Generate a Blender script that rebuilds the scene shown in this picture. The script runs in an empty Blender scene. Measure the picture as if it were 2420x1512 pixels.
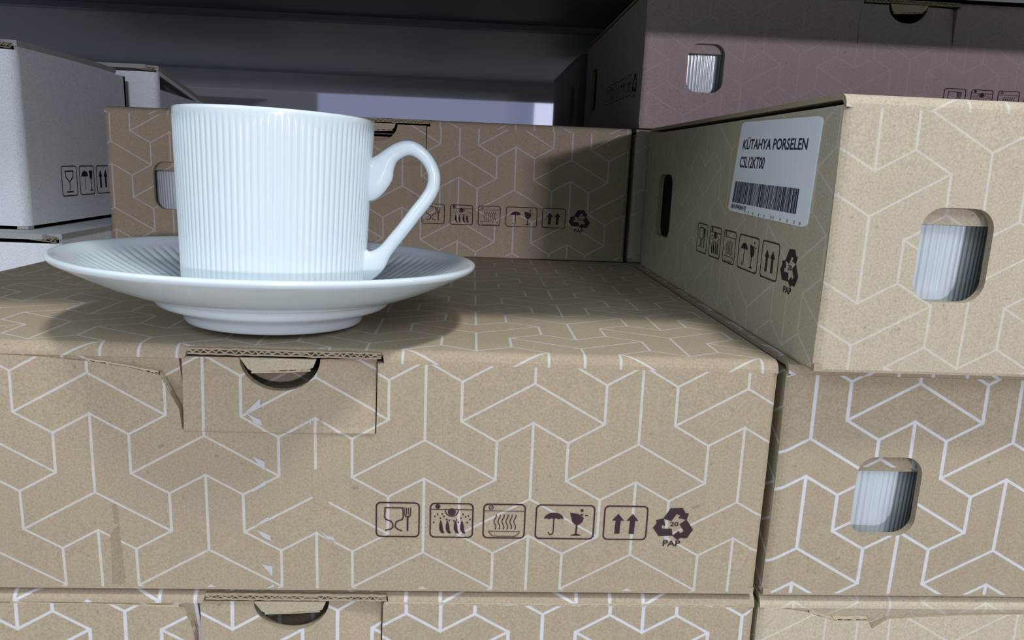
import bpy, bmesh, math, random
from mathutils import Vector, Matrix
random.seed(4)
S = 0.055            # one scene unit (camera height above the carton lid) in metres
Z0 = 4.85            # lid plane of the front carton above the room floor, in units
def V(x, y, z): return Vector((x * S, y * S, (z + Z0) * S))

# ------------------------------------------------------------------ camera
scn = bpy.context.scene
FPX = 1799.05
cR = Vector((0.99790311, -0.05050661, 0.04047808)); cU = Vector((-0.02938643, 0.20367502, 0.97859743)); cF = Vector((0.05767001, 0.97773492, -0.20176373))
cd = bpy.data.cameras.new('camera'); cam = bpy.data.objects.new('camera', cd); scn.collection.objects.link(cam)
M = Matrix.Identity(4)
for i, c in enumerate((cR, cU, -cF)):
    for r in range(3): M[r][i] = c[r]
M.translation = V(0, 0, 1); cam.matrix_world = M
cd.sensor_fit = 'HORIZONTAL'; cd.sensor_width = 36; cd.lens = FPX / 2420 * 36; cd.clip_start = 0.005; cd.clip_end = 50
scn.camera = cam
scn.view_settings.view_transform = 'Standard'; scn.view_settings.look = 'None'
scn.view_settings.gamma = 1; scn.view_settings.use_curve_mapping = False
scn.view_settings.exposure = 0.0

# ------------------------------------------------------------------ light
wd = bpy.data.worlds.new('shop'); scn.world = wd; wd.use_nodes = True
# shop surroundings: bright ceiling above, darker shelving across the aisle near eye level
bg = wd.node_tree.nodes['Background']; bg.inputs[0].default_value = (0.80, 0.90, 1.0, 1)
_tc = wd.node_tree.nodes.new('ShaderNodeTexCoord'); _sp = wd.node_tree.nodes.new('ShaderNodeSeparateXYZ'); _mr = wd.node_tree.nodes.new('ShaderNodeMapRange')
wd.node_tree.links.new(_tc.outputs['Generated'], _sp.inputs[0]); wd.node_tree.links.new(_sp.outputs[2], _mr.inputs[0])
_mr.inputs[1].default_value = .12; _mr.inputs[2].default_value = .45; _mr.inputs[3].default_value = .14; _mr.inputs[4].default_value = .85
wd.node_tree.links.new(_mr.outputs[0], bg.inputs[1])
def area(name, target, az, el, dist, sx, sy, power, col, spread=180):
    """area lamp: az degrees to the right of straight in front, el elevation"""
    l = bpy.data.lights.new(name, 'AREA'); l.shape = 'RECTANGLE'; l.size = sx; l.size_y = sy; l.energy = power; l.color = col
    l.spread = math.radians(spread)
    o = bpy.data.objects.new(name, l); scn.collection.objects.link(o)
    a, e = math.radians(az), math.radians(el)
    d = Vector((math.sin(a) * math.cos(e), -math.cos(a) * math.cos(e), math.sin(e)))
    o.location = target + d * dist; o.rotation_euler = d.to_track_quat('Z', 'Y').to_euler()
    return o
area('ceiling_light_near', V(-.5, 4.5, 0), 30, 65, 2.0, .26, .18, 22, (.98, 1, .99))
area('ceiling_light_aisle', V(-.5, 4.5, 0), 22, 31, 2.2, .50, .30, 4.5, (1, 1, .97))
area('fill_light_left', V(1, 5, .7), -52, 24, 2.4, .5, .4, 5, (.84, .92, 1))  # added fill lamp, lifts the sticker and left-facing carton sides
area('ceiling_light_far', V(0, 8.5, 1.6), 15, 4.2, 4.5, .30, .08, 60, (.90, .87, 1))
far = area('strip_reflection_lamp', V(0, 0, 1), -2.5, 4.2, 4.2, 1.65, .42, 1.3, (.52, .6, .95)); far.location.x = -.26  # added lamp, sized so its mirror image makes the back panel's bright strip
far = area('strip_end_lamp', V(0, 0, 1), -2.5, 4.2, 4.15, .20, .42, .40, (.85, .85, 1)); far.location.x = .52  # added lamp, brightens the right end of that reflected strip

# ------------------------------------------------------------------ node helpers
def mat(name, col, rough=.6, spec=.3, metal=0, coat=0):
    m = bpy.data.materials.new(name); m.use_nodes = True
    b = m.node_tree.nodes['Principled BSDF']
    b.inputs['Base Color'].default_value = (*col, 1); b.inputs['Roughness'].default_value = rough
    b.inputs['Specular IOR Level'].default_value = spec; b.inputs['Metallic'].default_value = metal
    b.inputs['Coat Weight'].default_value = coat; b.inputs['Coat Roughness'].default_value = .06
    return m
DX, DK = .1955, .1107
def line_group():
    g = bpy.data.node_groups.new('isometric_lines', 'ShaderNodeTree')
    g.interface.new_socket('UV', in_out='INPUT', socket_type='NodeSocketVector')
    g.interface.new_socket('Width', in_out='INPUT', socket_type='NodeSocketFloat')
    g.interface.new_socket('Mask', in_out='OUTPUT', socket_type='NodeSocketFloat')
    N, L = g.nodes, g.links; gi = N.new('NodeGroupInput'); go = N.new('NodeGroupOutput')
    def mt(op, *a):
        n = N.new('ShaderNodeMath'); n.operation = op
        for i, x in enumerate(a):
            if isinstance(x, (int, float)): n.inputs[i].default_value = x
            else: L.new(x, n.inputs[i])
        return n.outputs[0]
    def vm(op, *a, out=0):
        n = N.new('ShaderNodeVectorMath'); n.operation = op
        for i, x in enumerate(a):
            if isinstance(x, (tuple, list)): n.inputs[i].default_value = x
            else: L.new(x, n.inputs[i])
        return n.outputs[out]
    sp = N.new('ShaderNodeSeparateXYZ'); L.new(gi.outputs[0], sp.inputs[0])
    ax = mt('PINGPONG', sp.outputs[0], 3.0); y1 = mt('WRAP', sp.outputs[1], 2.0, -4.0)
    bx = mt('SUBTRACT', 3.0, ax); y2 = mt('WRAP', mt('SUBTRACT', sp.outputs[1], 3.0), 2.0, -4.0)
    best = None
    segs = [((0, 0), (0, -4)), ((0, 0), (1, -1)), ((1, -1), (2, 0)), ((2, 0), (0, 2)), ((2, 0), (2, 2))]
    for X, Y in ((ax, y1), (bx, y2)):
        c = N.new('ShaderNodeCombineXYZ'); L.new(mt('MULTIPLY', X, DX), c.inputs[0]); L.new(mt('MULTIPLY', Y, DK), c.inputs[1])
        for a, b in segs:
            A = (a[0] * DX, a[1] * DK, 0); B = (b[0] * DX, b[1] * DK, 0); D = (B[0] - A[0], B[1] - A[1], 0); q = D[0] ** 2 + D[1] ** 2
            pa = vm('SUBTRACT', c.outputs[0], A)
            h = vm('DOT_PRODUCT', pa, (D[0] / q, D[1] / q, 0), out=1)
            hc = N.new('ShaderNodeClamp'); L.new(h, hc.inputs[0])
            sc = N.new('ShaderNodeVectorMath'); sc.operation = 'SCALE'; sc.inputs[0].default_value = D; L.new(hc.outputs[0], sc.inputs['Scale'])
            d = vm('LENGTH', vm('SUBTRACT', pa, sc.outputs[0]), out=1)
            if a[0] != b[0]: d = mt('MULTIPLY', d, 1.25)
            best = d if best is None else mt('MINIMUM', best, d)
    w = gi.outputs[1]
    mr = N.new('ShaderNodeMapRange'); mr.interpolation_type = 'SMOOTHSTEP'
    L.new(best, mr.inputs[0]); L.new(mt('MULTIPLY', w, 1.25), mr.inputs[1]); L.new(mt('MULTIPLY', w, .7), mr.inputs[2])
    mr.inputs[3].default_value = 0; mr.inputs[4].default_value = 1
    L.new(mr.outputs[0], go.inputs[0])
    return g
LG = line_group()
def card_mat(name, col, line=None, width=.008, opacity=.8, plain=False):
    m = mat(name, col, .82, .18); nt = m.node_tree; N, L = nt.nodes, nt.links; b = N['Principled BSDF']
    tc = N.new('ShaderNodeTexCoord')
    def noise(scale, detail, vec=None, rough=.6):
        n = N.new('ShaderNodeTexNoise'); n.inputs['Scale'].default_value = scale; n.inputs['Detail'].default_value = detail
        n.inputs['Roughness'].default_value = rough; L.new(vec or tc.outputs['Object'], n.inputs['Vector']); return n.outputs['Fac']
    def mixc(fac, a, bb, mode='MIX'):
        n = N.new('ShaderNodeMix'); n.data_type = 'RGBA'; n.blend_type = mode
        for sock, v in ((0, fac), (6, a), (7, bb)):
            if hasattr(v, 'is_linked') or hasattr(v, 'links'): L.new(v, n.inputs[sock])
            elif isinstance(v, (int, float)): n.inputs[sock].default_value = v
            else: n.inputs[sock].default_value = (*v, 1)
        return n.outputs[2]
    def ramp(v, a, bb, lo, hi):
        n = N.new('ShaderNodeMapRange'); L.new(v, n.inputs[0]); n.inputs[1].default_value = a; n.inputs[2].default_value = bb
        n.inputs[3].default_value = lo; n.inputs[4].default_value = hi; return n.outputs[0]
    dark = tuple(c * .84 for c in col); lite = tuple(min(1, c * 1.16) for c in col)
    c1 = mixc(ramp(noise(1500, 3), .35, .65, 0, 1), dark, lite)                       # paper fibre
    c1 = mixc(ramp(noise(24, 4), .3, .7, 0, .35), c1, tuple(x * y for x, y in zip(col, (.82, .84, .88))))
    spots = ramp(noise(420, 1), .73, .78, 0, .5)
    c1 = mixc(spots, c1, tuple(c * .45 for c in col))
    mp = N.new('ShaderNodeMapping'); mp.inputs['Scale'].default_value = (330, 330, 6); L.new(tc.outputs['Object'], mp.inputs[0])
    c1 = mixc(ramp(noise(1, 2, mp.outputs[0]), .4, .7, 0, .18), c1, lite)
    if line:
        uv = N.new('ShaderNodeUVMap'); uv.uv_map = 'print'
        g = N.new('ShaderNodeGroup'); g.node_tree = LG; L.new(uv.outputs[0], g.inputs[0]); g.inputs[1].default_value = width
        f = N.new('ShaderNodeMath'); f.operation = 'MULTIPLY'; L.new(g.outputs[0], f.inputs[0])
        L.new(ramp(noise(260, 3), .25, .6, opacity * .75, opacity), f.inputs[1])
        c1 = mixc(f.outputs[0], c1, line)
    L.new(c1, b.inputs['Base Color'])
    bp = N.new('ShaderNodeBump'); bp.inputs['Strength'].default_value = .12; bp.inputs['Distance'].default_value = .0004
    L.new(noise(500, 3), bp.inputs['Height']); L.new(bp.outputs[0], b.inputs['Normal'])
    return m
KRAFT = (.368, .300, .210); INKW = (.62, .63, .66)
kraft = card_mat('kraft_printed', KRAFT, INKW, .0075, .6)
kraft_bold = card_mat('kraft_printed_bold', (.368, .300, .210), (.60, .61, .66), .0102, .9)
kraft_pale = card_mat('kraft_printed_pale', (.455, .395, .295), (.62, .60, .56), .0072, .55)
kraft_rose_lit = card_mat('kraft_printed_rose_lit', (.405, .325, .315), (.56, .52, .53), .0065, .26)  # pale card with the purplish light's tint put into its colour
raw = card_mat('kraft_raw', (.47, .40, .285))
raw_dark = card_mat('kraft_inside', (.29, .235, .165))
edge = card_mat('kraft_cut_edge', (.36, .295, .21))
ink = mat('dark_print_ink', (.045, .025, .03), .75, .15)
white_ink = mat('white_print_ink', (.46, .46, .47), .7, .2)
stain = card_mat('brown_stain', (.30, .24, .165))
unprinted = card_mat('kraft_unprinted', KRAFT)
card_white = card_mat('white_card', (.80, .86, .92))
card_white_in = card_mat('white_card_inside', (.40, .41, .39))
label_white = mat('label_paper', (.86, .92, 1.0), .4, .5, 0, .3)
label_ink = mat('label_ink', (.03, .035, .055), .6, .2)
porcelain = mat('white_porcelain', (.67, .75, .80), .16, .5, 0, .35)

# ------------------------------------------------------------------ object helpers
col = scn.collection
def tag(o, label=None, cat=None, group=None, kind=None):
    if label: o['label'] = label
    if cat: o['category'] = cat
    if group: o['group'] = group
    if kind: o['kind'] = kind
    return o
def empty(name, loc, label, cat, group=None):
    o = bpy.data.objects.new(name, None); o.empty_display_size = .02; o.location = loc; col.objects.link(o)
    return tag(o, label, cat, group)
def mesh(name, verts, faces, mats, mi=None, parent=None, uvs=None, smooth=False, loc=None):
    me = bpy.data.meshes.new(name); me.from_pydata([tuple(v) for v in verts], [], faces); me.update()
    for m in mats: me.materials.append(m)
    if mi:
        for p, k in zip(me.polygons, mi): p.material_index = k
    if uvs is not None:
        l = me.uv_layers.new(name='print')
        for p in me.polygons:
            for li, vi in zip(p.loop_indices, p.vertices): l.data[li].uv = uvs[vi]
    if smooth: me.polygons.foreach_set('use_smooth', [True] * len(me.polygons))
    o = bpy.data.objects.new(name, me); col.objects.link(o)
    if parent: o.parent = parent
    if loc is not None: o.location = loc
    return o
def fill2d(outline, holes=(), cuts_u=(), cuts_v=()):
    bm = bmesh.new(); E = []
    for loop in [outline] + list(holes):
        vs = [bm.verts.new((p[0], p[1], 0)) for p in loop]
        E += [bm.edges.new((vs[i], vs[(i + 1) % len(vs)])) for i in range(len(vs))]
    bmesh.ops.triangle_fill(bm, use_beauty=True, use_dissolve=False, edges=E, normal=(0, 0, 1))
    for cu in cuts_u:
        bmesh.ops.bisect_plane(bm, geom=bm.verts[:] + bm.edges[:] + bm.faces[:], plane_co=(cu, 0, 0), plane_no=(1, 0, 0), dist=1e-6)
    for cv in cuts_v:
        bmesh.ops.bisect_plane(bm, geom=bm.verts[:] + bm.edges[:] + bm.faces[:], plane_co=(0, cv, 0), plane_no=(0, 1, 0), dist=1e-6)
    bm.normal_update()
    for f in bm.faces:
        if f.normal.z < 0: f.normal_flip()
    bm.verts.index_update()
    P = [(v.co.x, v.co.y) for v in bm.verts]; F = [[v.index for v in f.verts] for f in bm.faces]
    bd = []
    for e in bm.edges:
        if len(e.link_faces) == 1:
            f = e.link_faces[0]; ids = [v.index for v in f.verts]; a, b = e.verts[0].index, e.verts[1].index
            if ids[(ids.index(a) + 1) % len(ids)] != b: a, b = b, a
            bd.append((a, b))
    bm.free(); return P, F, bd
def panel(name, outline, fmap, parent, mats, t=.045, holes=(), cu=(), cv=(), pat=(0, 0, 1), decals=()):
    """outline in (u,v); fmap(u,v,w)->local xyz in units (w = outwards); decals: [(polys2d, material slot, w)]"""
    P, F, bd = fill2d(outline, holes, cu, cv)
    n = len(P); vs = [Vector(fmap(u, v, 0)) * S for u, v in P] + [Vector(fmap(u, v, -t)) * S for u, v in P]
    fs = list(F) + [[i + n for i in reversed(f)] for f in F] + [(b, a, a + n, b + n) for a, b in bd]
    mi = [0] * len(F) + [1] * len(F) + [2] * len(bd)
    uv2 = [((u - pat[0]) / DX, pat[2] * (v - pat[1]) / DK) for u, v in P]; uv = uv2 + uv2
    for polys, slot, w in decals:
        for poly in polys:
            k = len(vs); vs += [Vector(fmap(u, v, w)) * S for u, v in poly]; uv = uv + [(0, 0)] * len(poly)
            ar = sum(poly[i][0] * poly[(i + 1) % len(poly)][1] - poly[(i + 1) % len(poly)][0] * poly[i][1] for i in range(len(poly)))
            ids = list(range(k, k + len(poly)))
            fs.append(ids if ar > 0 else ids[::-1]); mi.append(slot)
    return mesh(name, vs, fs, mats, mi, parent, uv)
def rrect(x0, y0, x1, y1, r, n=6):
    pts = []
    for cx, cy, a0 in ((x1 - r, y1 - r, 0), (x0 + r, y1 - r, 90), (x0 + r, y0 + r, 180), (x1 - r, y0 + r, 270)):
        for i in range(n + 1):
            a = math.radians(a0 + 90 * i / n); pts.append((cx + r * math.cos(a), cy + r * math.sin(a)))
    return pts
def stroke(pts, w, closed=False):
    out = []; n = len(pts)
    for i in range(n if closed else n - 1):
        a, b = pts[i], pts[(i + 1) % n]; dx, dy = b[0] - a[0], b[1] - a[1]; l = math.hypot(dx, dy)
        if l < 1e-9: continue
        nx, ny = -dy / l * w / 2, dx / l * w / 2; ex, ey = dx / l * w * .3, dy / l * w * .3
        out.append([(a[0] - ex + nx, a[1] - ey + ny), (a[0] - ex - nx, a[1] - ey - ny), (b[0] + ex - nx, b[1] + ey - ny), (b[0] + ex + nx, b[1] + ey + ny)])
    return out
def disc(cx, cy, r, n=14, ry=None): return [(cx + r * math.cos(2 * math.pi * i / n), cy + (ry or r) * math.sin(2 * math.pi * i / n)) for i in range(n)]
def text_polys(s, x0, y0, x1, y1, bold=.018):
    c = bpy.data.curves.new('lettering', 'FONT'); c.body = s; c.resolution_u = 3; c.offset = bold
    o = bpy.data.objects.new('lettering', c); col.objects.link(o); bpy.context.view_layer.update()
    me = bpy.data.meshes.new_from_object(o.evaluated_get(bpy.context.evaluated_depsgraph_get()))
    co = [(v.co.x, v.co.y) for v in me.vertices]; fs = [list(p.vertices) for p in me.polygons]
    bpy.data.objects.remove(o); bpy.data.curves.remove(c); bpy.data.meshes.remove(me)
    ax, bx = min(p[0] for p in co), max(p[0] for p in co); ay, by = min(p[1] for p in co), max(p[1] for p in co)
    q = [(x0 + (p[0] - ax) / (bx - ax) * (x1 - x0), y0 + (p[1] - ay) / (by - ay) * (y1 - y0)) for p in co]
    return [[q[i] for i in f] for f in fs]
def icons():
    """the printed row of handling marks; origin at its top left corner, width 1.76"""
    P = []; lw = .0078
    def frame(x0, x1, y0=-.203, y1=0): P.extend(stroke(rrect(x0, y0, x1, y1, .024, 4), lw, True))
    # glass and fork
    frame(0, .235)
    P.extend(stroke([(.048, -.03), (.145, -.03)], .007)); P.extend(stroke([(.048, -.03), (.045, -.085), (.052, -.1), (.068, -.106), (.082, -.112), (.09, -.125), (.092, -.145), (.08, -.158), (.05, -.166)], .007))
    P.extend(stroke([(.145, -.03), (.148, -.085), (.142, -.1), (.124, -.106), (.11, -.114), (.104, -.13), (.106, -.148), (.12, -.16), (.14, -.168)], .007))
    for x in (.156, .166, .177, .188): P.extend(stroke([(x, -.03), (x, -.068)], .005))
    P.extend(stroke([(.156, -.068), (.162, -.082), (.182, -.082), (.188, -.068)], .007)); P.extend(stroke([(.172, -.085), (.172, -.166)], .0095))
    # dish washer
    o = .297; frame(o, o + .235); P.extend(stroke([(o + .006, -.036), (o + .229, -.036)], .005)); P.append(disc(o + .04, -.018, .014))
    P.append(disc(o + .118, -.05, .022, 14)); P.extend(stroke([(o + .118 + .036 * math.cos(a), -.04 + .036 * math.sin(a)) for a in [math.pi + math.pi * i / 10 for i in range(11)]], .0055))
    for k in range(4):
        x = o + .05 + k * .0365 + (.008 if k > 1 else 0); P.append([(x + .006, -.1), (x, -.13), (x, -.155), (x + .012, -.177), (x + .03, -.18), (x + .022, -.16), (x + .018, -.13), (x + .012, -.108)])
    for dx, dy in ((.02, -.075), (.035, -.062), (.05, -.085), (.06, -.06), (.07, -.075), (.085, -.092), (.1, -.098), (.125, -.1), (.14, -.095), (.165, -.085), (.175, -.06), (.19, -.075), (.205, -.07), (.215, -.09), (.2, -.11), (.015, -.11), (.15, -.108)):
        P.append([(o + dx, dy), (o + dx + .007, dy + .003), (o + dx + .01, dy - .006), (o + dx + .003, dy - .009)])
    # steam
    o = .592; frame(o, o + .23); P.extend(stroke([(o + .006, -.04), (o + .224, -.04)], .004)); P.extend(stroke(disc(o + .04, -.02, .012, 10), .004, True)); P.extend(stroke([(o + .03, -.03), (o + .05, -.01)], .003))
    for k in range(6):
        x = o + .065 + k * .022; P.extend(stroke([(x + .006 * math.sin(j * .9 + 1), -.062 - j * .0098) for j in range(10)], .0048))
    P.extend(stroke([(o + .03, -.163), (o + .205, -.163), (o + .195, -.18), (o + .175, -.193), (o + .055, -.193), (o + .04, -.18), (o + .03, -.163)], .0035))
    # umbrella and broken glass
    o = .885; frame(o, o + .327)
    P.append([(o + .045, -.082)] + [(o + .1 + .055 * math.cos(a), -.085 + .04 * math.sin(a)) for a in [math.pi - math.pi * i / 12 for i in range(13)]] + [(o + .14, -.078), (o + .127, -.086), (o + .113, -.078), (o + .1, -.086), (o + .087, -.078), (o + .073, -.086), (o + .06, -.078)])
    P.extend(stroke([(o + .1, -.05), (o + .1, -.165), (o + .093, -.177), (o + .08, -.178), (o + .072, -.165)], .006))
    P.append([(o + .19, -.045), (o + .232, -.05), (o + .25, -.06), (o + .268, -.075), (o + .262, -.1), (o + .24, -.118), (o + .222, -.118), (o + .205, -.1)])
    P.extend(stroke([(o + .231, -.11), (o + .229, -.17)], .009)); P.append([(o + .195, -.184), (o + .222, -.172), (o + .238, -.172), (o + .262, -.184)])
    P.append(disc(o + .256, -.03, .009, 8)); P.append([(o + .25, -.05), (o + .266, -.052), (o + .262, -.062), (o + .248, -.06)]); P.append([(o + .275, -.056), (o + .293, -.058), (o + .291, -.064), (o + .274, -.062)])
    # this way up
    o = 1.27; frame(o, o + .243)
    for x in (.078, .16):
        P.append([(o + x - .016, -.168), (o + x + .013, -.168), (o + x + .015, -.085), (o + x - .013, -.085)]); P.append([(o + x - .034, -.088), (o + x + .034, -.088), (o + x, -.046)])
    # recycling loop
    cx, cy = 1.67, -.108
    for k in range(3):
        a = -2 * math.pi * k / 3
        for q in ([(-.058, .034), (-.025, .098), (.036, .101), (.052, .071), (.070, .067), (.061, .028), (.018, .040), (.029, .054), (.008, .064), (-.016, .020)],):
            P.append([(cx + x * math.cos(a) * 1.12 - (y + .002) * math.sin(a) * 1.12, cy + x * math.sin(a) + (y + .002) * math.cos(a)) for x, y in q])
    P.extend(text_polys('20', 1.646, -.118, 1.694, -.09)); P.extend(text_polys('PAP', 1.615, -.241, 1.715, -.205))
    return P
ICON = icons()
def shift(polys, du, dv, s=1): return [[(u * s + du, v * s + dv) for u, v in p] for p in polys]

# ------------------------------------------------------------------ cartons
def notched(tl, tr, H, nr=.21, nd=.175):
    c = (tl + tr) / 2 + .0; top = H - .058
    arc = [(c + nr * math.cos(a), top + .0 + (nd if math.sin(a) < 0 else 0) * math.sin(a)) for a in [-math.pi * i / 16 for i in range(17)]]
    return [(tl, H - .46), (tr, H - .46), (tr, top)] + arc + [(tl, top)]
def corr_ribbon(name, p0, p1, up, out, h, parent, waves, m, crush=.5):
    """wavy fluting between two liners, seen at a cut and slightly crushed edge. p0->p1 in local units"""
    p0, p1, up, out = map(Vector, (p0, p1, up, out)); n = waves * 8; vs = []; fs = []
    rg = random.Random(waves); L = (p1 - p0).length
    am = [1 - crush * rg.random() ** .7 for _ in range(waves + 2)]; cx = [0]
    for _ in range(waves): cx.append(cx[-1] + rg.uniform(.7, 1.3))
    cx = [c / cx[-1] for c in cx]; T = []
    def env(t):
        k = min(waves - 1, max(0, sum(1 for c in cx[1:] if c <= t))); f = (t - cx[k]) / (cx[k + 1] - cx[k]); return am[k] * (1 - f) + am[k + 1] * f, k + f
    for i in range(n + 1):
        t = i / n; a, ph = env(min(t, .9999)); b = p0.lerp(p1, t); y = math.sin(ph * 2 * math.pi) * h * .36 * a
        for dz in (-.0045, .0045):
            for dy in (.002, -.02): vs.append((b + up * (y + dz) + out * (dy + .004 * math.sin(ph * 3.1))) * S)
        if i:
            k = 4 * i; j = k - 4
            fs += [(j, k, k + 2, j + 2), (j + 1, j, k, k + 1), (j + 2, k + 2, k + 3, j + 3)]
    for s in (-1, 1):
        base = len(vs)
        for i in range(n + 1):
            t = i / n; a, ph = env(min(t, .9999)); b = p0.lerp(p1, t)
            for pz in (-.004, .004):
                for dy in (.005, -.03): vs.append((b + up * (s * h * (.36 + .14 * a) * (.8 + .2 * a) + pz) + out * dy) * S)
            if i:
                k = base + 4 * i; j = k - 4
                fs += [(j, k, k + 2, j + 2), (j, j + 1, k + 1, k), (j + 2, k + 2, k + 3, j + 3)]
    return mesh(name, vs, fs, [m], None, parent)
def carton(pos, label, printed, W=5.36, D=4.13, H=1.395, front=(4.1, 1.02, 1), side=(3.725, .036, -1), lidp=(4.337, .398, -1),
           hole=True, tear=None, icon_u=3.21, side_hole=(.52, 1.02), sticker=None, extra=(), tabx=2.21, detail=True, lid_tear=None, blank=False, side_icons=True, flap_z=.782, ribbons=(), name='carton', group='printed cardboard cartons'):
    root = empty(name, V(*pos), label, 'box', group)
    M4 = [printed, raw_dark, edge, ink, white_ink, stain, unprinted]
    tl, tr = tabx, tabx + 1.008
    top = H - .066
    f_front = lambda u, v, w: (u, -w, v)
    # front panel
    def rnd(u):
        e = min(u, W - u); return .022 * max(0, 1 - e / .05) ** 2
    left_top = [(tl - .006, top), (0.02, top), (0, top - .02)] if tear is None else tear + [(0.02, top), (0, top - .02)]
    out = [(0.0, 0.012), (W, 0.012), (W, top - .02), (W - .02, top), (tr + .012, top), (tr + .006, H - .46), (tl - .006, H - .455)] + left_top
    hl = [rrect(.455, .385, .835, .865, .11, 7)] if hole else []
    dec = [(shift(ICON, icon_u, H - .853), 3, .0022)] if not blank else []
    bow = lambda u, v: 0.012 * math.sin(math.pi * min(1, max(0, v / H)))
    panel('front_panel', out, lambda u, v, w: (u, -(w + bow(u, v)) + rnd(u), v), root, M4, holes=hl, cu=[.012, .03, .05] + [i * .45 for i in range(1, 12)] + [W - .05, W - .03, W - .012], cv=[.35, .7, 1.0, 1.2], pat=front, decals=dec + list(extra))
    # locking tab with thumb notch, bent slightly inwards
    tb = panel('locking_tab', notched(tl, tr, H), lambda u, v, w: (u, -(w + bow(u, v)) + max(0, (v - (H - .44))) * (.03 + .10 * max(0, (u - tl - .55) / .45) ** 2 + .03 * (u - tl)) - .010 * math.exp(-((v - (H - .452)) / .012) ** 2), v), root, M4, cu=[tl + .25, tl + .55, tl + .7, tr - .2, tr - .1], cv=[H - .456, H - .45, H - .44, H - .425, H - .3], pat=front)
    c = (tl + tr) / 2
    if detail:
        lip = [(c - .20, H - .052), (c - .165, H - .115), (c - .135, H - .135), (c + .02, H - .118), (c + .14, H - .112), (c + .175, H - .10), (c + .195, H - .052)]
        panel('notch_lip', lip, lambda u, v, w: (u, -w - .012 + (H - .05 - v) * .22, v), tb, [raw, raw, raw], t=.018)
        corr_ribbon('corrugated_edge', (c - .15, .016, H - .128), (c + .16, .014, H - .108), (0, 0, 1), (0, -1, 0), .026, tb, 6, raw, .6)
    tf = [(.25, H - .62), (W - .25, H - .62), (W - .06, H - .07), (c + .28, H - .07), (c + .26, H - .42), (c - .26, H - .42), (c - .28, H - .07), (.06, H - .07)]
    panel('tuck_flap', tf, lambda u, v, w: (u, -w + .058, v), root, M4, t=.03, pat=(lidp[0], .05, lidp[2]))
    if tear:
        panel('lid_flap', [(.03, H - .3), (tl - .02, H - .34), (tl - .015, H - .058), (.03, H - .058)], lambda u, v, w: (u, -w + .003 + (H - .06 - v) * .28, v), root, M4, t=.015, pat=(lidp[0], .05, lidp[2]))
    if detail: panel('inner_wall', [(c - .5, .1), (c + .5, .1), (c + .5, H - .19), (c - .5, H - .17)], lambda u, v, w: (u, -w + .24 + .05 * (u - c), v), root, M4, pat=(front[0] + .4, front[1] + .3, front[2]))
    for k_, (a_, b_, h_) in enumerate(ribbons):
        corr_ribbon('torn_edge', (a_[0], .004, a_[1]), (b_[0], .004, b_[1]), (0, 0, 1), (0, -1, 0), h_, root, max(3, int(abs(b_[0] - a_[0]) / .045)), raw, .7)
    if hole: panel('inner_flap', [(.12, flap_z), (1.3, flap_z), (1.3, H - .1), (.12, H - .1)], lambda u, v, w: (u, -w + .062, v), root, M4, t=.03, pat=(front[0] + .33, front[1], front[2]))
    # sides
    sh = [rrect(side_hole[0], .375, side_hole[1], .95, .11, 6)] if side_hole else []
    panel('side_panel', [(.01, .012), (D - .018, .012), (D - .018, H - .055), (.01, H - .055)], lambda u, v, w: (-w - .002, D - u, v), root, M4, holes=sh, pat=side, cu=[1, 2, 3], decals=[] if (blank or not side_icons) else [(shift(ICON, 1.93, H - .80, 1.08), 3, .0022)])
    panel('side_panel', [(.018, .012), (D - .01, .012), (D - .01, H - .055), (.018, H - .055)], lambda u, v, w: (W + .002 + w, u, v), root, M4, pat=side)
    panel('back_panel', [(0.02, 0.012), (W - .02, .012), (W - .02, H - .05), (.02, H - .05)], lambda u, v, w: (W - u, D + w, v), root, M4, pat=front)
    panel('base_panel', [(0, 0), (W, 0), (W, D), (0, D)], lambda u, v, w: (u, v, -w), root, M4, t=.04)
    # lid: flat sheet with a rounded front fold; cut back above the locking tab
    r = .062; q = r * math.pi / 2
    def f_lid(u, v, w):
        if v >= r: return (u, v, H + w)
        a = min(1.0, (r - v) / q) * math.pi / 2; rest = max(0, (r - v) - q)
        return (u, r - (r + w) * math.sin(a), H - r + (r + w) * math.cos(a) - rest)
    vb = r - q - .004
    cutb = .012
    lo = [(.0, vb), (tl + .015, vb), (tl + .03, cutb), (tr + .035, cutb), (tr + .045, vb), (W, vb), (W, D), (0, D)]
    lid = panel('lid', lo, f_lid, root, M4, t=.028, cu=[1, 3.4, 4.5], cv=[-.02, 0, .015, .03, .045, r, .3], pat=lidp)
    lid.data.polygons.foreach_set('use_smooth', [False] * len(lid.data.polygons))
    if detail:
        corr_ribbon('corrugated_edge', (tl + .035, cutb - .012, H - .024), (tr + .03, cutb - .012, H - .026), (0, 0, 1), (0, -1, 0), .034, lid, 24, edge, .75)
    # side dust flap edges showing as a dark double edge under the lid
    panel('dust_flap', [(0.16, .1), (1.3, .12), (1.3, D - .12), (.16, D - .1)], lambda u, v, w: (u, v, H - .052 + w), root, M4, t=.04)
    return root

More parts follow.
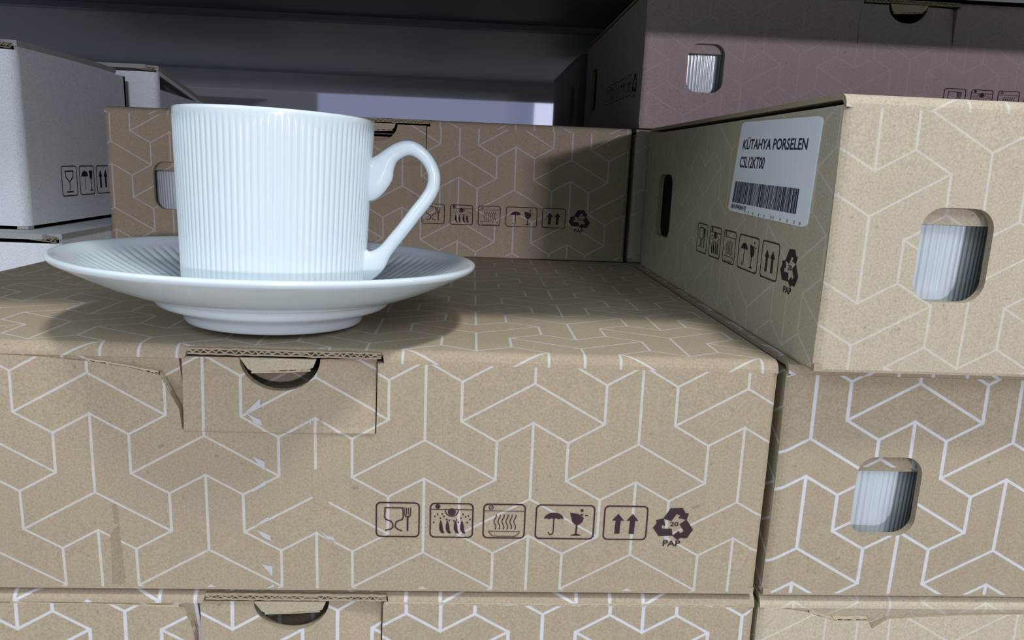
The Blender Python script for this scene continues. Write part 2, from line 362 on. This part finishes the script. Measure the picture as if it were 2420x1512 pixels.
def puv(x, y): return (2.21 + (x - 430) * .0022057, 1.397 - (.334 + (y - 965) * .0024 + (y - 965) ** 2 * 1.7e-7))
SMEARS = [[(575, 975), (612, 940), (613, 962)], [(580, 976), (613, 990), (616, 1003), (600, 999)], [(590, 1074), (621, 1088), (618, 1108), (609, 1099)],
          [(590, 1151), (621, 1131), (622, 1141), (588, 1160)], [(595, 1236), (626, 1216), (626, 1226), (590, 1241)], [(595, 1249), (628, 1262), (630, 1275), (612, 1268)],
          [(602, 1330), (632, 1338), (630, 1362), (621, 1351)], [(610, 1394), (635, 1379), (633, 1388)], [(727, 990), (732, 982), (733, 1002)], [(752, 1250), (770, 1262), (785, 1264), (790, 1284), (784, 1272), (768, 1268)]]
BLANKS = [[(736, 1103), (757, 1103), (757, 1140), (774, 1182), (770, 1196), (735, 1178), (733, 1140)], [(746, 1243), (790, 1262), (788, 1280), (750, 1256)], [(752, 986), (760, 986), (760, 1000), (752, 998)]]
STAINS = [[(248, 1196), (256, 1192), (262, 1204), (262, 1236), (252, 1240)], [(240, 1262), (262, 1240), (266, 1380), (252, 1383), (234, 1383)]]
A = carton((-3.70, 3.937, -1.397), 'brown line-patterned carton carrying the white saucer and cup, its thumb notch torn open', kraft, W=5.402, front=(4.072, 1.018, 1), hole=False,
           tear=[(2.20, .99 - .04), (2.19, 1.05), (2.135, 1.16), (2.10, 1.235), (1.93, 1.275), (1.74, 1.30), (1.5, 1.318), (1.25, 1.328)], icon_u=3.227,
           extra=[([[puv(*p) for p in q] for q in SMEARS], 4, .0018), ([[puv(*p) for p in q] for q in BLANKS], 6, .0012),
                  ([[puv(*p) for p in q] for q in STAINS], 5, .0012)],
           ribbons=[((1.72, 1.303), (2.09, 1.24), .03), ((2.10, 1.235), (2.145, 1.13), .028)])
A2 = carton((-3.68, 3.94, -2.815), 'brown carton with bold white lines at the bottom edge, under the cup\'s carton', kraft_bold, W=5.40, front=(2.40, 1.165, -1), lidp=(2.2, .3, 1), hole=False, ribbons=[((1.2, 1.315), (2.11, 1.297), .024), ((2.13, 1.29), (2.185, 1.14), .028), ((3.25, 1.33), (5.3, 1.335), .02)],
            tear=[(2.20, .96), (2.19, 1.12), (2.17, 1.215), (2.125, 1.30), (1.9, 1.312), (1.6, 1.318), (1.2, 1.322)], tabx=2.225)
B = carton((1.80, 3.737, .004), 'pale brown carton on top of the right stack, white barcode sticker on its side', kraft_pale, front=(.18, 1.029, -1), D=4.16, side=(3.73, .036, -1), side_hole=(.53, 1.04))
C = carton((1.757, 3.931, -1.397), 'brown carton in the middle of the right stack, pale wrapped cup behind its hand hole', kraft_bold, front=(.750, 1.075, 1), flap_z=.75)
F = carton((1.752, 3.937, -2.815), 'brown carton lowest in the right stack, its lid edge crushed and torn', kraft_pale, front=(.6, 1.0, -1), hole=False,
           tear=[(2.2, 1.26), (1.6, 1.30), (1.2, 1.29), (.78, 1.265), (.69, 1.20), (.66, 1.252), (.45, 1.25), (.28, 1.305), (.10, 1.335)], lidp=(.2, 0, 1), ribbons=[((.30, 1.298), (.45, 1.252), .02), ((.45, 1.25), (.655, 1.25), .03)])
BB = carton((-3.706, 8.101, .004), 'brown line-patterned carton in the back row, directly behind the cup', kraft, W=5.353, front=(4.154, 1.161, 1), D=4.1, icon_u=3.19)
EE = carton((1.70, 8.101, .004), 'brown carton low in the back row, barely seen behind the stickered carton', kraft_pale, front=(.5, 1.0, -1), D=4.1)
DD = carton((1.72, 8.101, 1.41), 'rosy-lit brown carton high in the back right, its faint print in shade', kraft_rose_lit, front=(.45, 1.03, -1), D=4.1, side_hole=(.57, 1.05))
for x in (-3.706, 1.70):
    for z in (-1.397, -2.815):
        carton((x, 8.101, z), 'plain brown carton hidden in the lower rear rows', kraft, D=4.1, detail=False, hole=False, side_hole=None, group='cartons hidden under the back row', blank=True)

# barcode sticker on carton B's side
qy = [(5.162, 1.325), (3.961, 1.299), (4.004, .720), (5.287, .734)]
def stk(u, v, w):      # u 0..1 rightwards, v 0..1 downwards, local to carton B
    (ay, az), (by, bz), (cy, cz), (dy, dz) = qy
    y = (ay * (1 - u) + by * u) * (1 - v) + (dy * (1 - u) + cy * u) * v; z = (az * (1 - u) + bz * u) * (1 - v) + (dz * (1 - u) + cz * u) * v
    return (-.006 - w, y - 3.737, z)
lab = []
for r_ in rrect(0, 0, 1, 1, .05, 5): lab.append(r_)
def flip(polys): return [[(u, v) for u, v in p] for p in polys]
T = []
def tx(s, u0, u1, vt, vb):
    for p in text_polys(s, u0, -vb, u1, -vt): T.append([(u, -v) for u, v in p])
tx('KÜTAHYA PORSELEN', .075, .895, .165, .30); tx('CSL12KT00', .07, .425, .375, .50); tx('8691094284197', .05, .275, .912, .965)
rg = random.Random(8); u = .05
while u < .88:
    w = rg.choice((.006, .006, .010, .014)); T.append([(u, .655), (u + w, .655), (u + w, .895), (u, .895)]); u += w + rg.choice((.004, .005, .008))
for i in range(11):
    u = .26 + .066 * i + rg.uniform(-.02, .02); T.append([(u, .955 + rg.uniform(0, .02)), (u + .006, .955), (u + .008, .985), (u + .002, .99)])
P_, F_, bd_ = fill2d(lab); n_ = len(P_)
vs = [Vector(stk(u, v, .004)) * S for u, v in P_] + [Vector(stk(u, v, -.004)) * S for u, v in P_]
fs = [f[::-1] for f in F_] + [[i + n_ for i in f] for f in F_] + [(a, b, b + n_, a + n_) for a, b in bd_]; mi = [0] * len(fs)
for p in T:
    k = len(vs); vs += [Vector(stk(u, v, .0055)) * S for u, v in p]; fs.append(list(range(k, k + len(p)))); mi.append(1)
tag(mesh('barcode_sticker', vs, fs, [label_white, label_ink], mi, B), 'white barcode sticker with black lettering')

# ------------------------------------------------------------------ white cartons at the left
def white_box(pos, label, W, D, H, side_marks=False, droop=0, lidh=.085, name='white_carton'):
    r = empty(name, V(*pos), label, 'box', 'white cartons at the left')
    M4 = [card_white, card_white_in, card_white_in, ink]
    # front with softly rounded right corner
    vs, fs = [], []
    R = .10; prof = [(0, 0)] + [(W - R + R * math.sin(a), R - R * math.cos(a)) for a in [math.pi / 2 * i / 8 for i in range(9)]]
    panel('front_panel', [(0, 0), (W, 0), (W, H - lidh), (0, H - lidh)],
          lambda u, v, w: (u, -w, v) if u < W - R else (W - R + (R + w) * math.sin((u - W + R) / R * math.pi / 2), R - (R + w) * math.cos((u - W + R) / R * math.pi / 2), v),
          r, M4, cu=[W - R + R * i / 8 for i in range(8)], t=.04)
    dec = []
    if side_marks:
        m = []
        m += stroke(rrect(.66, .28, .96, .58, .03, 4), .011, True)
        m += stroke([(.73, .53), (.89, .53), (.88, .47), (.81, .42), (.74, .47), (.73, .53)], .012) + stroke([(.81, .42), (.81, .34)], .012) + stroke([(.75, .32), (.87, .32)], .014)
        m += stroke(rrect(1.02, .28, 1.33, .58, .03, 4), .011, True)
        m.append([(1.05, .47)] + [(1.13 + .07 * math.cos(a), .47 + .06 * math.sin(a)) for a in [math.pi - math.pi * i / 8 for i in range(9)]]); m += stroke([(1.13, .5), (1.13, .33)], .008)
        m.append([(1.22, .53), (1.30, .53), (1.28, .44), (1.24, .44)]); m += stroke([(1.26, .46), (1.26, .33)], .012) + stroke([(1.23, .32), (1.29, .32)], .012)
        m += stroke(rrect(1.39, .28, 1.7, .58, .03, 4), .011, True)
        for x in (1.48, 1.6): m.append([(x - .02, .34), (x + .02, .34), (x + .02, .46), (x - .02, .46)]); m.append([(x - .045, .46), (x + .045, .46), (x, .54)])
        dec = [(m, 3, .003)]
    zt = lambda u: H - lidh - droop * u
    panel('side_panel', [(R * .98, 0), (D, 0), (D, zt(1) - (.0 if not droop else -.12)), (R * .98, zt(0) - (.20 if droop else 0))], lambda u, v, w: (W + w, u, v), r, M4, t=.04, decals=dec)
    panel('side_panel', [(0, 0), (D, 0), (D, zt(1)), (0, zt(0))], lambda u, v, w: (-w, D - u, v), r, M4, t=.04) if not droop else None
    panel('back_panel', [(0, 0), (W, 0), (W, zt(1)), (0, zt(1))], lambda u, v, w: (W - u, D + w, v), r, M4, t=.04)
    panel('base_panel', [(0, 0), (W, 0), (W, D), (0, D)], lambda u, v, w: (u, v, -w), r, M4, t=.03)
    lz = lambda v: H - .045 - droop * max(0, v / D)
    panel('lid', [(.0, -.012), (W - .13, -.012), (W - .11, .03), (W + .012, .05), (W + .012, D - .25), (W - .2, D), (0, D)], lambda u, v, w: (u, v, lz(v) + w + .045 - .03 * max(0, (v / D)) ** 3), r, M4, t=.05, cv=[.3, .8, 1.2, 1.6, 2.0])
    # raw fluted corner where the lid hinge is cut
    corr_ribbon('corrugated_edge', (W - .24, -.006, H - .03), (W - .02, .012, H - .055), (0, 0, 1), (0, -1, 0), .05, r, 5, raw_dark)
    if lidh: panel('lid_rim', [(.02, 0), (D - .3, 0), (D - .3, .07), (.02, .07)], lambda u, v, w: (W + .002 + w, u + .05, lz(u) - .065 + v), r, M4, t=.03)
    return r
white_box((-6.9, 7.10, -2.82), 'lower white carton at far left, mostly hidden behind the saucer', 3.17, 5.3, 3.02)
white_box((-7.1, 7.40, .203), 'large white carton at far left with handling marks on its side', 2.95, 2.25, 1.70, side_marks=True)
white_box((-7.0, 10.0, .203), 'dim greyish white carton behind, its lid drooping to the right', 3.08, 2.42, 1.80, droop=.42)
wt = white_box((4.35, 8.15, 2.812), 'flat pale carton lying on the rosy-lit carton at top right', 3.2, 3.6, .25, lidh=.05)
wt['group'] = 'flat white cartons'

# ------------------------------------------------------------------ porcelain
NR = 96
def lathe_pts(prof, seg, disp=None):
    vs = []; fs = []
    for j, (r, z) in enumerate(prof):
        for i in range(seg):
            a = 2 * math.pi * i / seg; rr, zz = (r, z) if not disp else disp(j, r, z, a)
            vs.append((rr * math.cos(a) * S, rr * math.sin(a) * S, zz * S))
    for j in range(len(prof) - 1):
        for i in range(seg):
            k = (i + 1) % seg; fs.append((j * seg + i, j * seg + k, (j + 1) * seg + k, (j + 1) * seg + i))
    return vs, fs
def smooth_prof(pts, n=4):
    out = []
    for i in range(len(pts) - 1):
        p0 = pts[max(0, i - 1)]; p1 = pts[i]; p2 = pts[i + 1]; p3 = pts[min(len(pts) - 1, i + 2)]
        for k in range(n):
            t = k / n; out.append(tuple(.5 * (2 * p1[d] + (p2[d] - p0[d]) * t + (2 * p0[d] - 5 * p1[d] + 4 * p2[d] - p3[d]) * t * t + (-p0[d] + 3 * p1[d] - 3 * p2[d] + p3[d]) * t ** 3) for d in (0, 1)))
    return out + [pts[-1]]
def cup_body(parent, seg=NR * 8):
    out_ = [(0.001, .012), (.36, .012), (.385, 0), (.42, 0), (.44, .012), (.50, .022), (.519, .045), (.5235, .08)]
    wall = [(.5235 + (.5609 - .5235) * t, .08 + (1.06 - .08) * t) for t in [i / 26 for i in range(1, 27)]]
    rim = [(.5618, 1.075), (.5615, 1.088), (.558, 1.097), (.551, 1.1), (.543, 1.098), (.537, 1.09), (.533, 1.07)]
    inn = [(.525, .9), (.51, .5), (.495, .2), (.47, .1), (.40, .06), (.2, .052), (.001, .05)]
    prof = out_ + wall + rim + inn; a0, a1 = len(out_) - 2, len(out_) + len(wall)
    def disp(j, r, z, a):
        if a0 <= j < a1:
            k = min(1, (j - a0) / 2, max(0, (1.048 - z) / .03)); k = max(0, k)
            return r + .0060 * k * (abs(math.sin(a * NR / 2)) - .75), z
        return r, z
    vs, fs = lathe_pts(prof, seg, disp)
    return mesh('cup_body', vs, fs, [porcelain], None, parent, smooth=True)
def handle(parent, cx, cy, cz):
    st = [(-.66, .905, .155, .05), (-.613, .908, .150, .05), (-.573, .932, .105, .049), (-.540, .978, .070, .048), (-.502, 1.026, .051, .047), (-.452, 1.062, .047, .047), (-.400, 1.077, .044, .047), (-.350, 1.065, .041, .046),
          (-.300, 1.028, .038, .046), (-.262, .975, .037, .046), (-.244, .915, .038, .046), (-.252, .845, .040, .046), (-.290, .775, .041, .046), (-.345, .700, .041, .046), (-.405, .615, .040, .047), (-.465, .535, .041, .047), (-.522, .458, .045, .048), (-.575, .398, .072, .05), (-.622, .372, .098, .05), (-.66, .37, .11, .05)]
    n = 20; vs = []; fs = []; P = []
    for k in range(len(st) - 1):
        p0 = st[max(0, k - 1)]; p1 = st[k]; p2 = st[k + 1]; p3 = st[min(len(st) - 1, k + 2)]
        for s in range(4):
            t = s / 4; P.append([.5 * (2 * p1[d] + (p2[d] - p0[d]) * t + (2 * p0[d] - 5 * p1[d] + 4 * p2[d] - p3[d]) * t * t + (-p0[d] + 3 * p1[d] - 3 * p2[d] + p3[d]) * t ** 3) for d in range(4)])
    P.append(list(st[-1]))
    for i, (x, z, a, b) in enumerate(P):
        q0 = P[max(0, i - 1)]; q1 = P[min(len(P) - 1, i + 1)]; tx_, tz = q1[0] - q0[0], q1[1] - q0[1]
        f = i / (len(P) - 1)
        wend = max(0, 1 - f / .12); wend2 = max(0, 1 - (1 - f) / .12); l = math.hypot(tx_, tz); tx_, tz = tx_ / l, tz / l
        tx_ = tx_ * (1 - wend - wend2) + wend * 1 - wend2 * 1; tz = tz * (1 - wend - wend2); l = math.hypot(tx_, tz); tx_, tz = tx_ / l, tz / l
        nx, nz = -tz, tx_
        for k in range(n):
            an = 2 * math.pi * k / n; u_, w_ = math.cos(an) * a, math.sin(an) * b
            vs.append(((x - cx + nx * u_) * S, w_ * S, (z - cz + nz * u_) * S))
        if i:
            for k in range(n): fs.append(((i - 1) * n + k, (i - 1) * n + (k + 1) % n, i * n + (k + 1) % n, i * n + k))
    fs.append(list(range(n))); fs.append([len(vs) - n + k for k in range(n)][::-1])
    me = mesh('handle', vs, fs, [porcelain], None, parent, smooth=True); return me
tilt = Vector((.0195, .0213, 1)).normalized().to_track_quat('Z', 'Y')
tiltm = Matrix.Rotation(.0195, 4, 'Y') @ Matrix.Rotation(-.0213, 4, 'X')
CX, CY = -1.1684, 4.6122
# saucer
def saucer():
    low = smooth_prof([(.46, .03), (.475, .002), (.50, 0), (.515, .012), (.535, .06), (.59, .085), (.66, .105), (.69, .145), (.72, .165), (.80, .185), (.93, .235), (1.06, .297), (1.155, .345), (1.185, .362)], 3)
    rim = [(1.194, .374), (1.194, .386), (1.186, .395), (1.17, .397), (1.15, .389)]
    upp = [(1.15 - (1.15 - .62) * t, .389 - (.389 - .125) * (t ** .8)) for t in [i / 22 for i in range(1, 23)]] + [(.58, .112), (.50, .105), (.2, .103), (.001, .103)]
    prof = [(0.001, .06), (.44, .055)] + low + rim + upp; k0 = 2 + len(low) + len(rim)
    def disp(j, r, z, a):
        if k0 + 1 <= j < k0 + 22:
            k = min(1, (j - k0 - 1) / 3, (k0 + 22 - j) / 3)
            return r, z + .0065 * k * (abs(math.sin(a * NR / 2)) - .7)
        return r, z
    vs, fs = lathe_pts(prof, NR * 8, disp)
    o = mesh('saucer', vs, fs, [porcelain], None, None, smooth=True)
    tag(o, 'white porcelain saucer with fine radial ribs on the front carton', 'saucer'); return o
sa = saucer(); sa.matrix_world = Matrix.Translation(V(CX, CY, .016)) @ tiltm
cup = empty('coffee_cup', V(CX, CY, 0), 'white ribbed porcelain cup with looped handle standing on the saucer', 'cup')
cup.matrix_world = Matrix.Translation(V(CX, CY, .016)) @ tiltm @ Matrix.Translation((0, 0, .1045 * S))
cb = cup_body(cup, NR * 8)
handle(cup, CX, CY, .12)
def boxed_cup(x, y, z, label, rz):
    o = empty('coffee_cup', V(x, y, z), label, 'cup', 'cups packed inside the cartons'); o.rotation_euler.z = rz
    for ch in (cb, [c for c in cup.children if c.name.startswith('handle')][0]):
        c = ch.copy(); col.objects.link(c); c.parent = o; c.matrix_parent_inverse = Matrix.Identity(4)
    return o
boxed_cup(2.46, 4.42, .045, 'white ribbed cup behind the hand hole of the stickered carton', 1.2)
boxed_cup(2.42, 4.61, -1.34, 'greyish wrapped cup behind the lowest hand hole at right', 1.2)
boxed_cup(2.40, 8.79, 1.452, 'white ribbed cup behind the hand hole of the rosy-lit carton', 1.2)
boxed_cup(-2.98, 8.79, .045, 'white cup behind the hand hole partly covered by the big cup', 1.2)

# ------------------------------------------------------------------ shelving and floor
def box(name, x0, x1, y0, y1, z0, z1, m, parent=None, bev=0):
    vs = [V(x, y, z) for x in (x0, x1) for y in (y0, y1) for z in (z0, z1)]
    if parent is not None: vs = [v - parent.location for v in vs]
    return mesh(name, vs, [(0, 1, 3, 2), (4, 6, 7, 5), (0, 4, 5, 1), (2, 3, 7, 6), (0, 2, 6, 4), (1, 5, 7, 3)], [m], None, parent)
def metal(name, colr, rough, sp=.5):
    m = mat(name, colr, rough, sp); nt = m.node_tree; N, L = nt.nodes, nt.links
    n = N.new('ShaderNodeTexNoise'); n.inputs['Scale'].default_value = 900; n.inputs['Detail'].default_value = 3
    b = N.new('ShaderNodeBump'); b.inputs['Strength'].default_value = .08; b.inputs['Distance'].default_value = .0003
    t = N.new('ShaderNodeTexCoord'); L.new(t.outputs['Object'], n.inputs['Vector']); L.new(n.outputs['Fac'], b.inputs['Height']); L.new(b.outputs[0], N['Principled BSDF'].inputs['Normal'])
    return m
m_back = metal('back_sheet_grey', (.46, .46, .50), .03)
m_back.node_tree.nodes['Bump'].inputs['Strength'].default_value = .0
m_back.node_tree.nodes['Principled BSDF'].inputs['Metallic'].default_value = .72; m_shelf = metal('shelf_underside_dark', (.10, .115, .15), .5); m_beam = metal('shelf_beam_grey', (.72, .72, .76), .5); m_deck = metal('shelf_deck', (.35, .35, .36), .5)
sh = empty('shelving_unit', V(0, 8, -4.85), 'grey metal shelving unit whose back panel and dark upper shelf enclose the cartons', 'shelf')
box('back_panel', -11, 13, 12.62, 12.8, -4.85, 8, m_back, sh)
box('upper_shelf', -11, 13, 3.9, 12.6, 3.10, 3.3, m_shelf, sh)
box('shelf_beam', -11, 13, 3.86, 3.95, 2.62, 3.3, m_beam, sh)
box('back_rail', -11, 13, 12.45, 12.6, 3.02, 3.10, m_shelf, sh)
box('lower_shelf', -11, 13, 3.6, 12.6, -3.05, -2.835, m_deck, sh)
box('kickboard', -11, 13, 3.9, 4.1, -4.85, -3.06, m_deck, sh)
tag(box('floor', -60, 60, -60, 14, -4.95, -4.851, mat('floor_tile', (.45, .45, .43), .35, .4)), kind='structure')
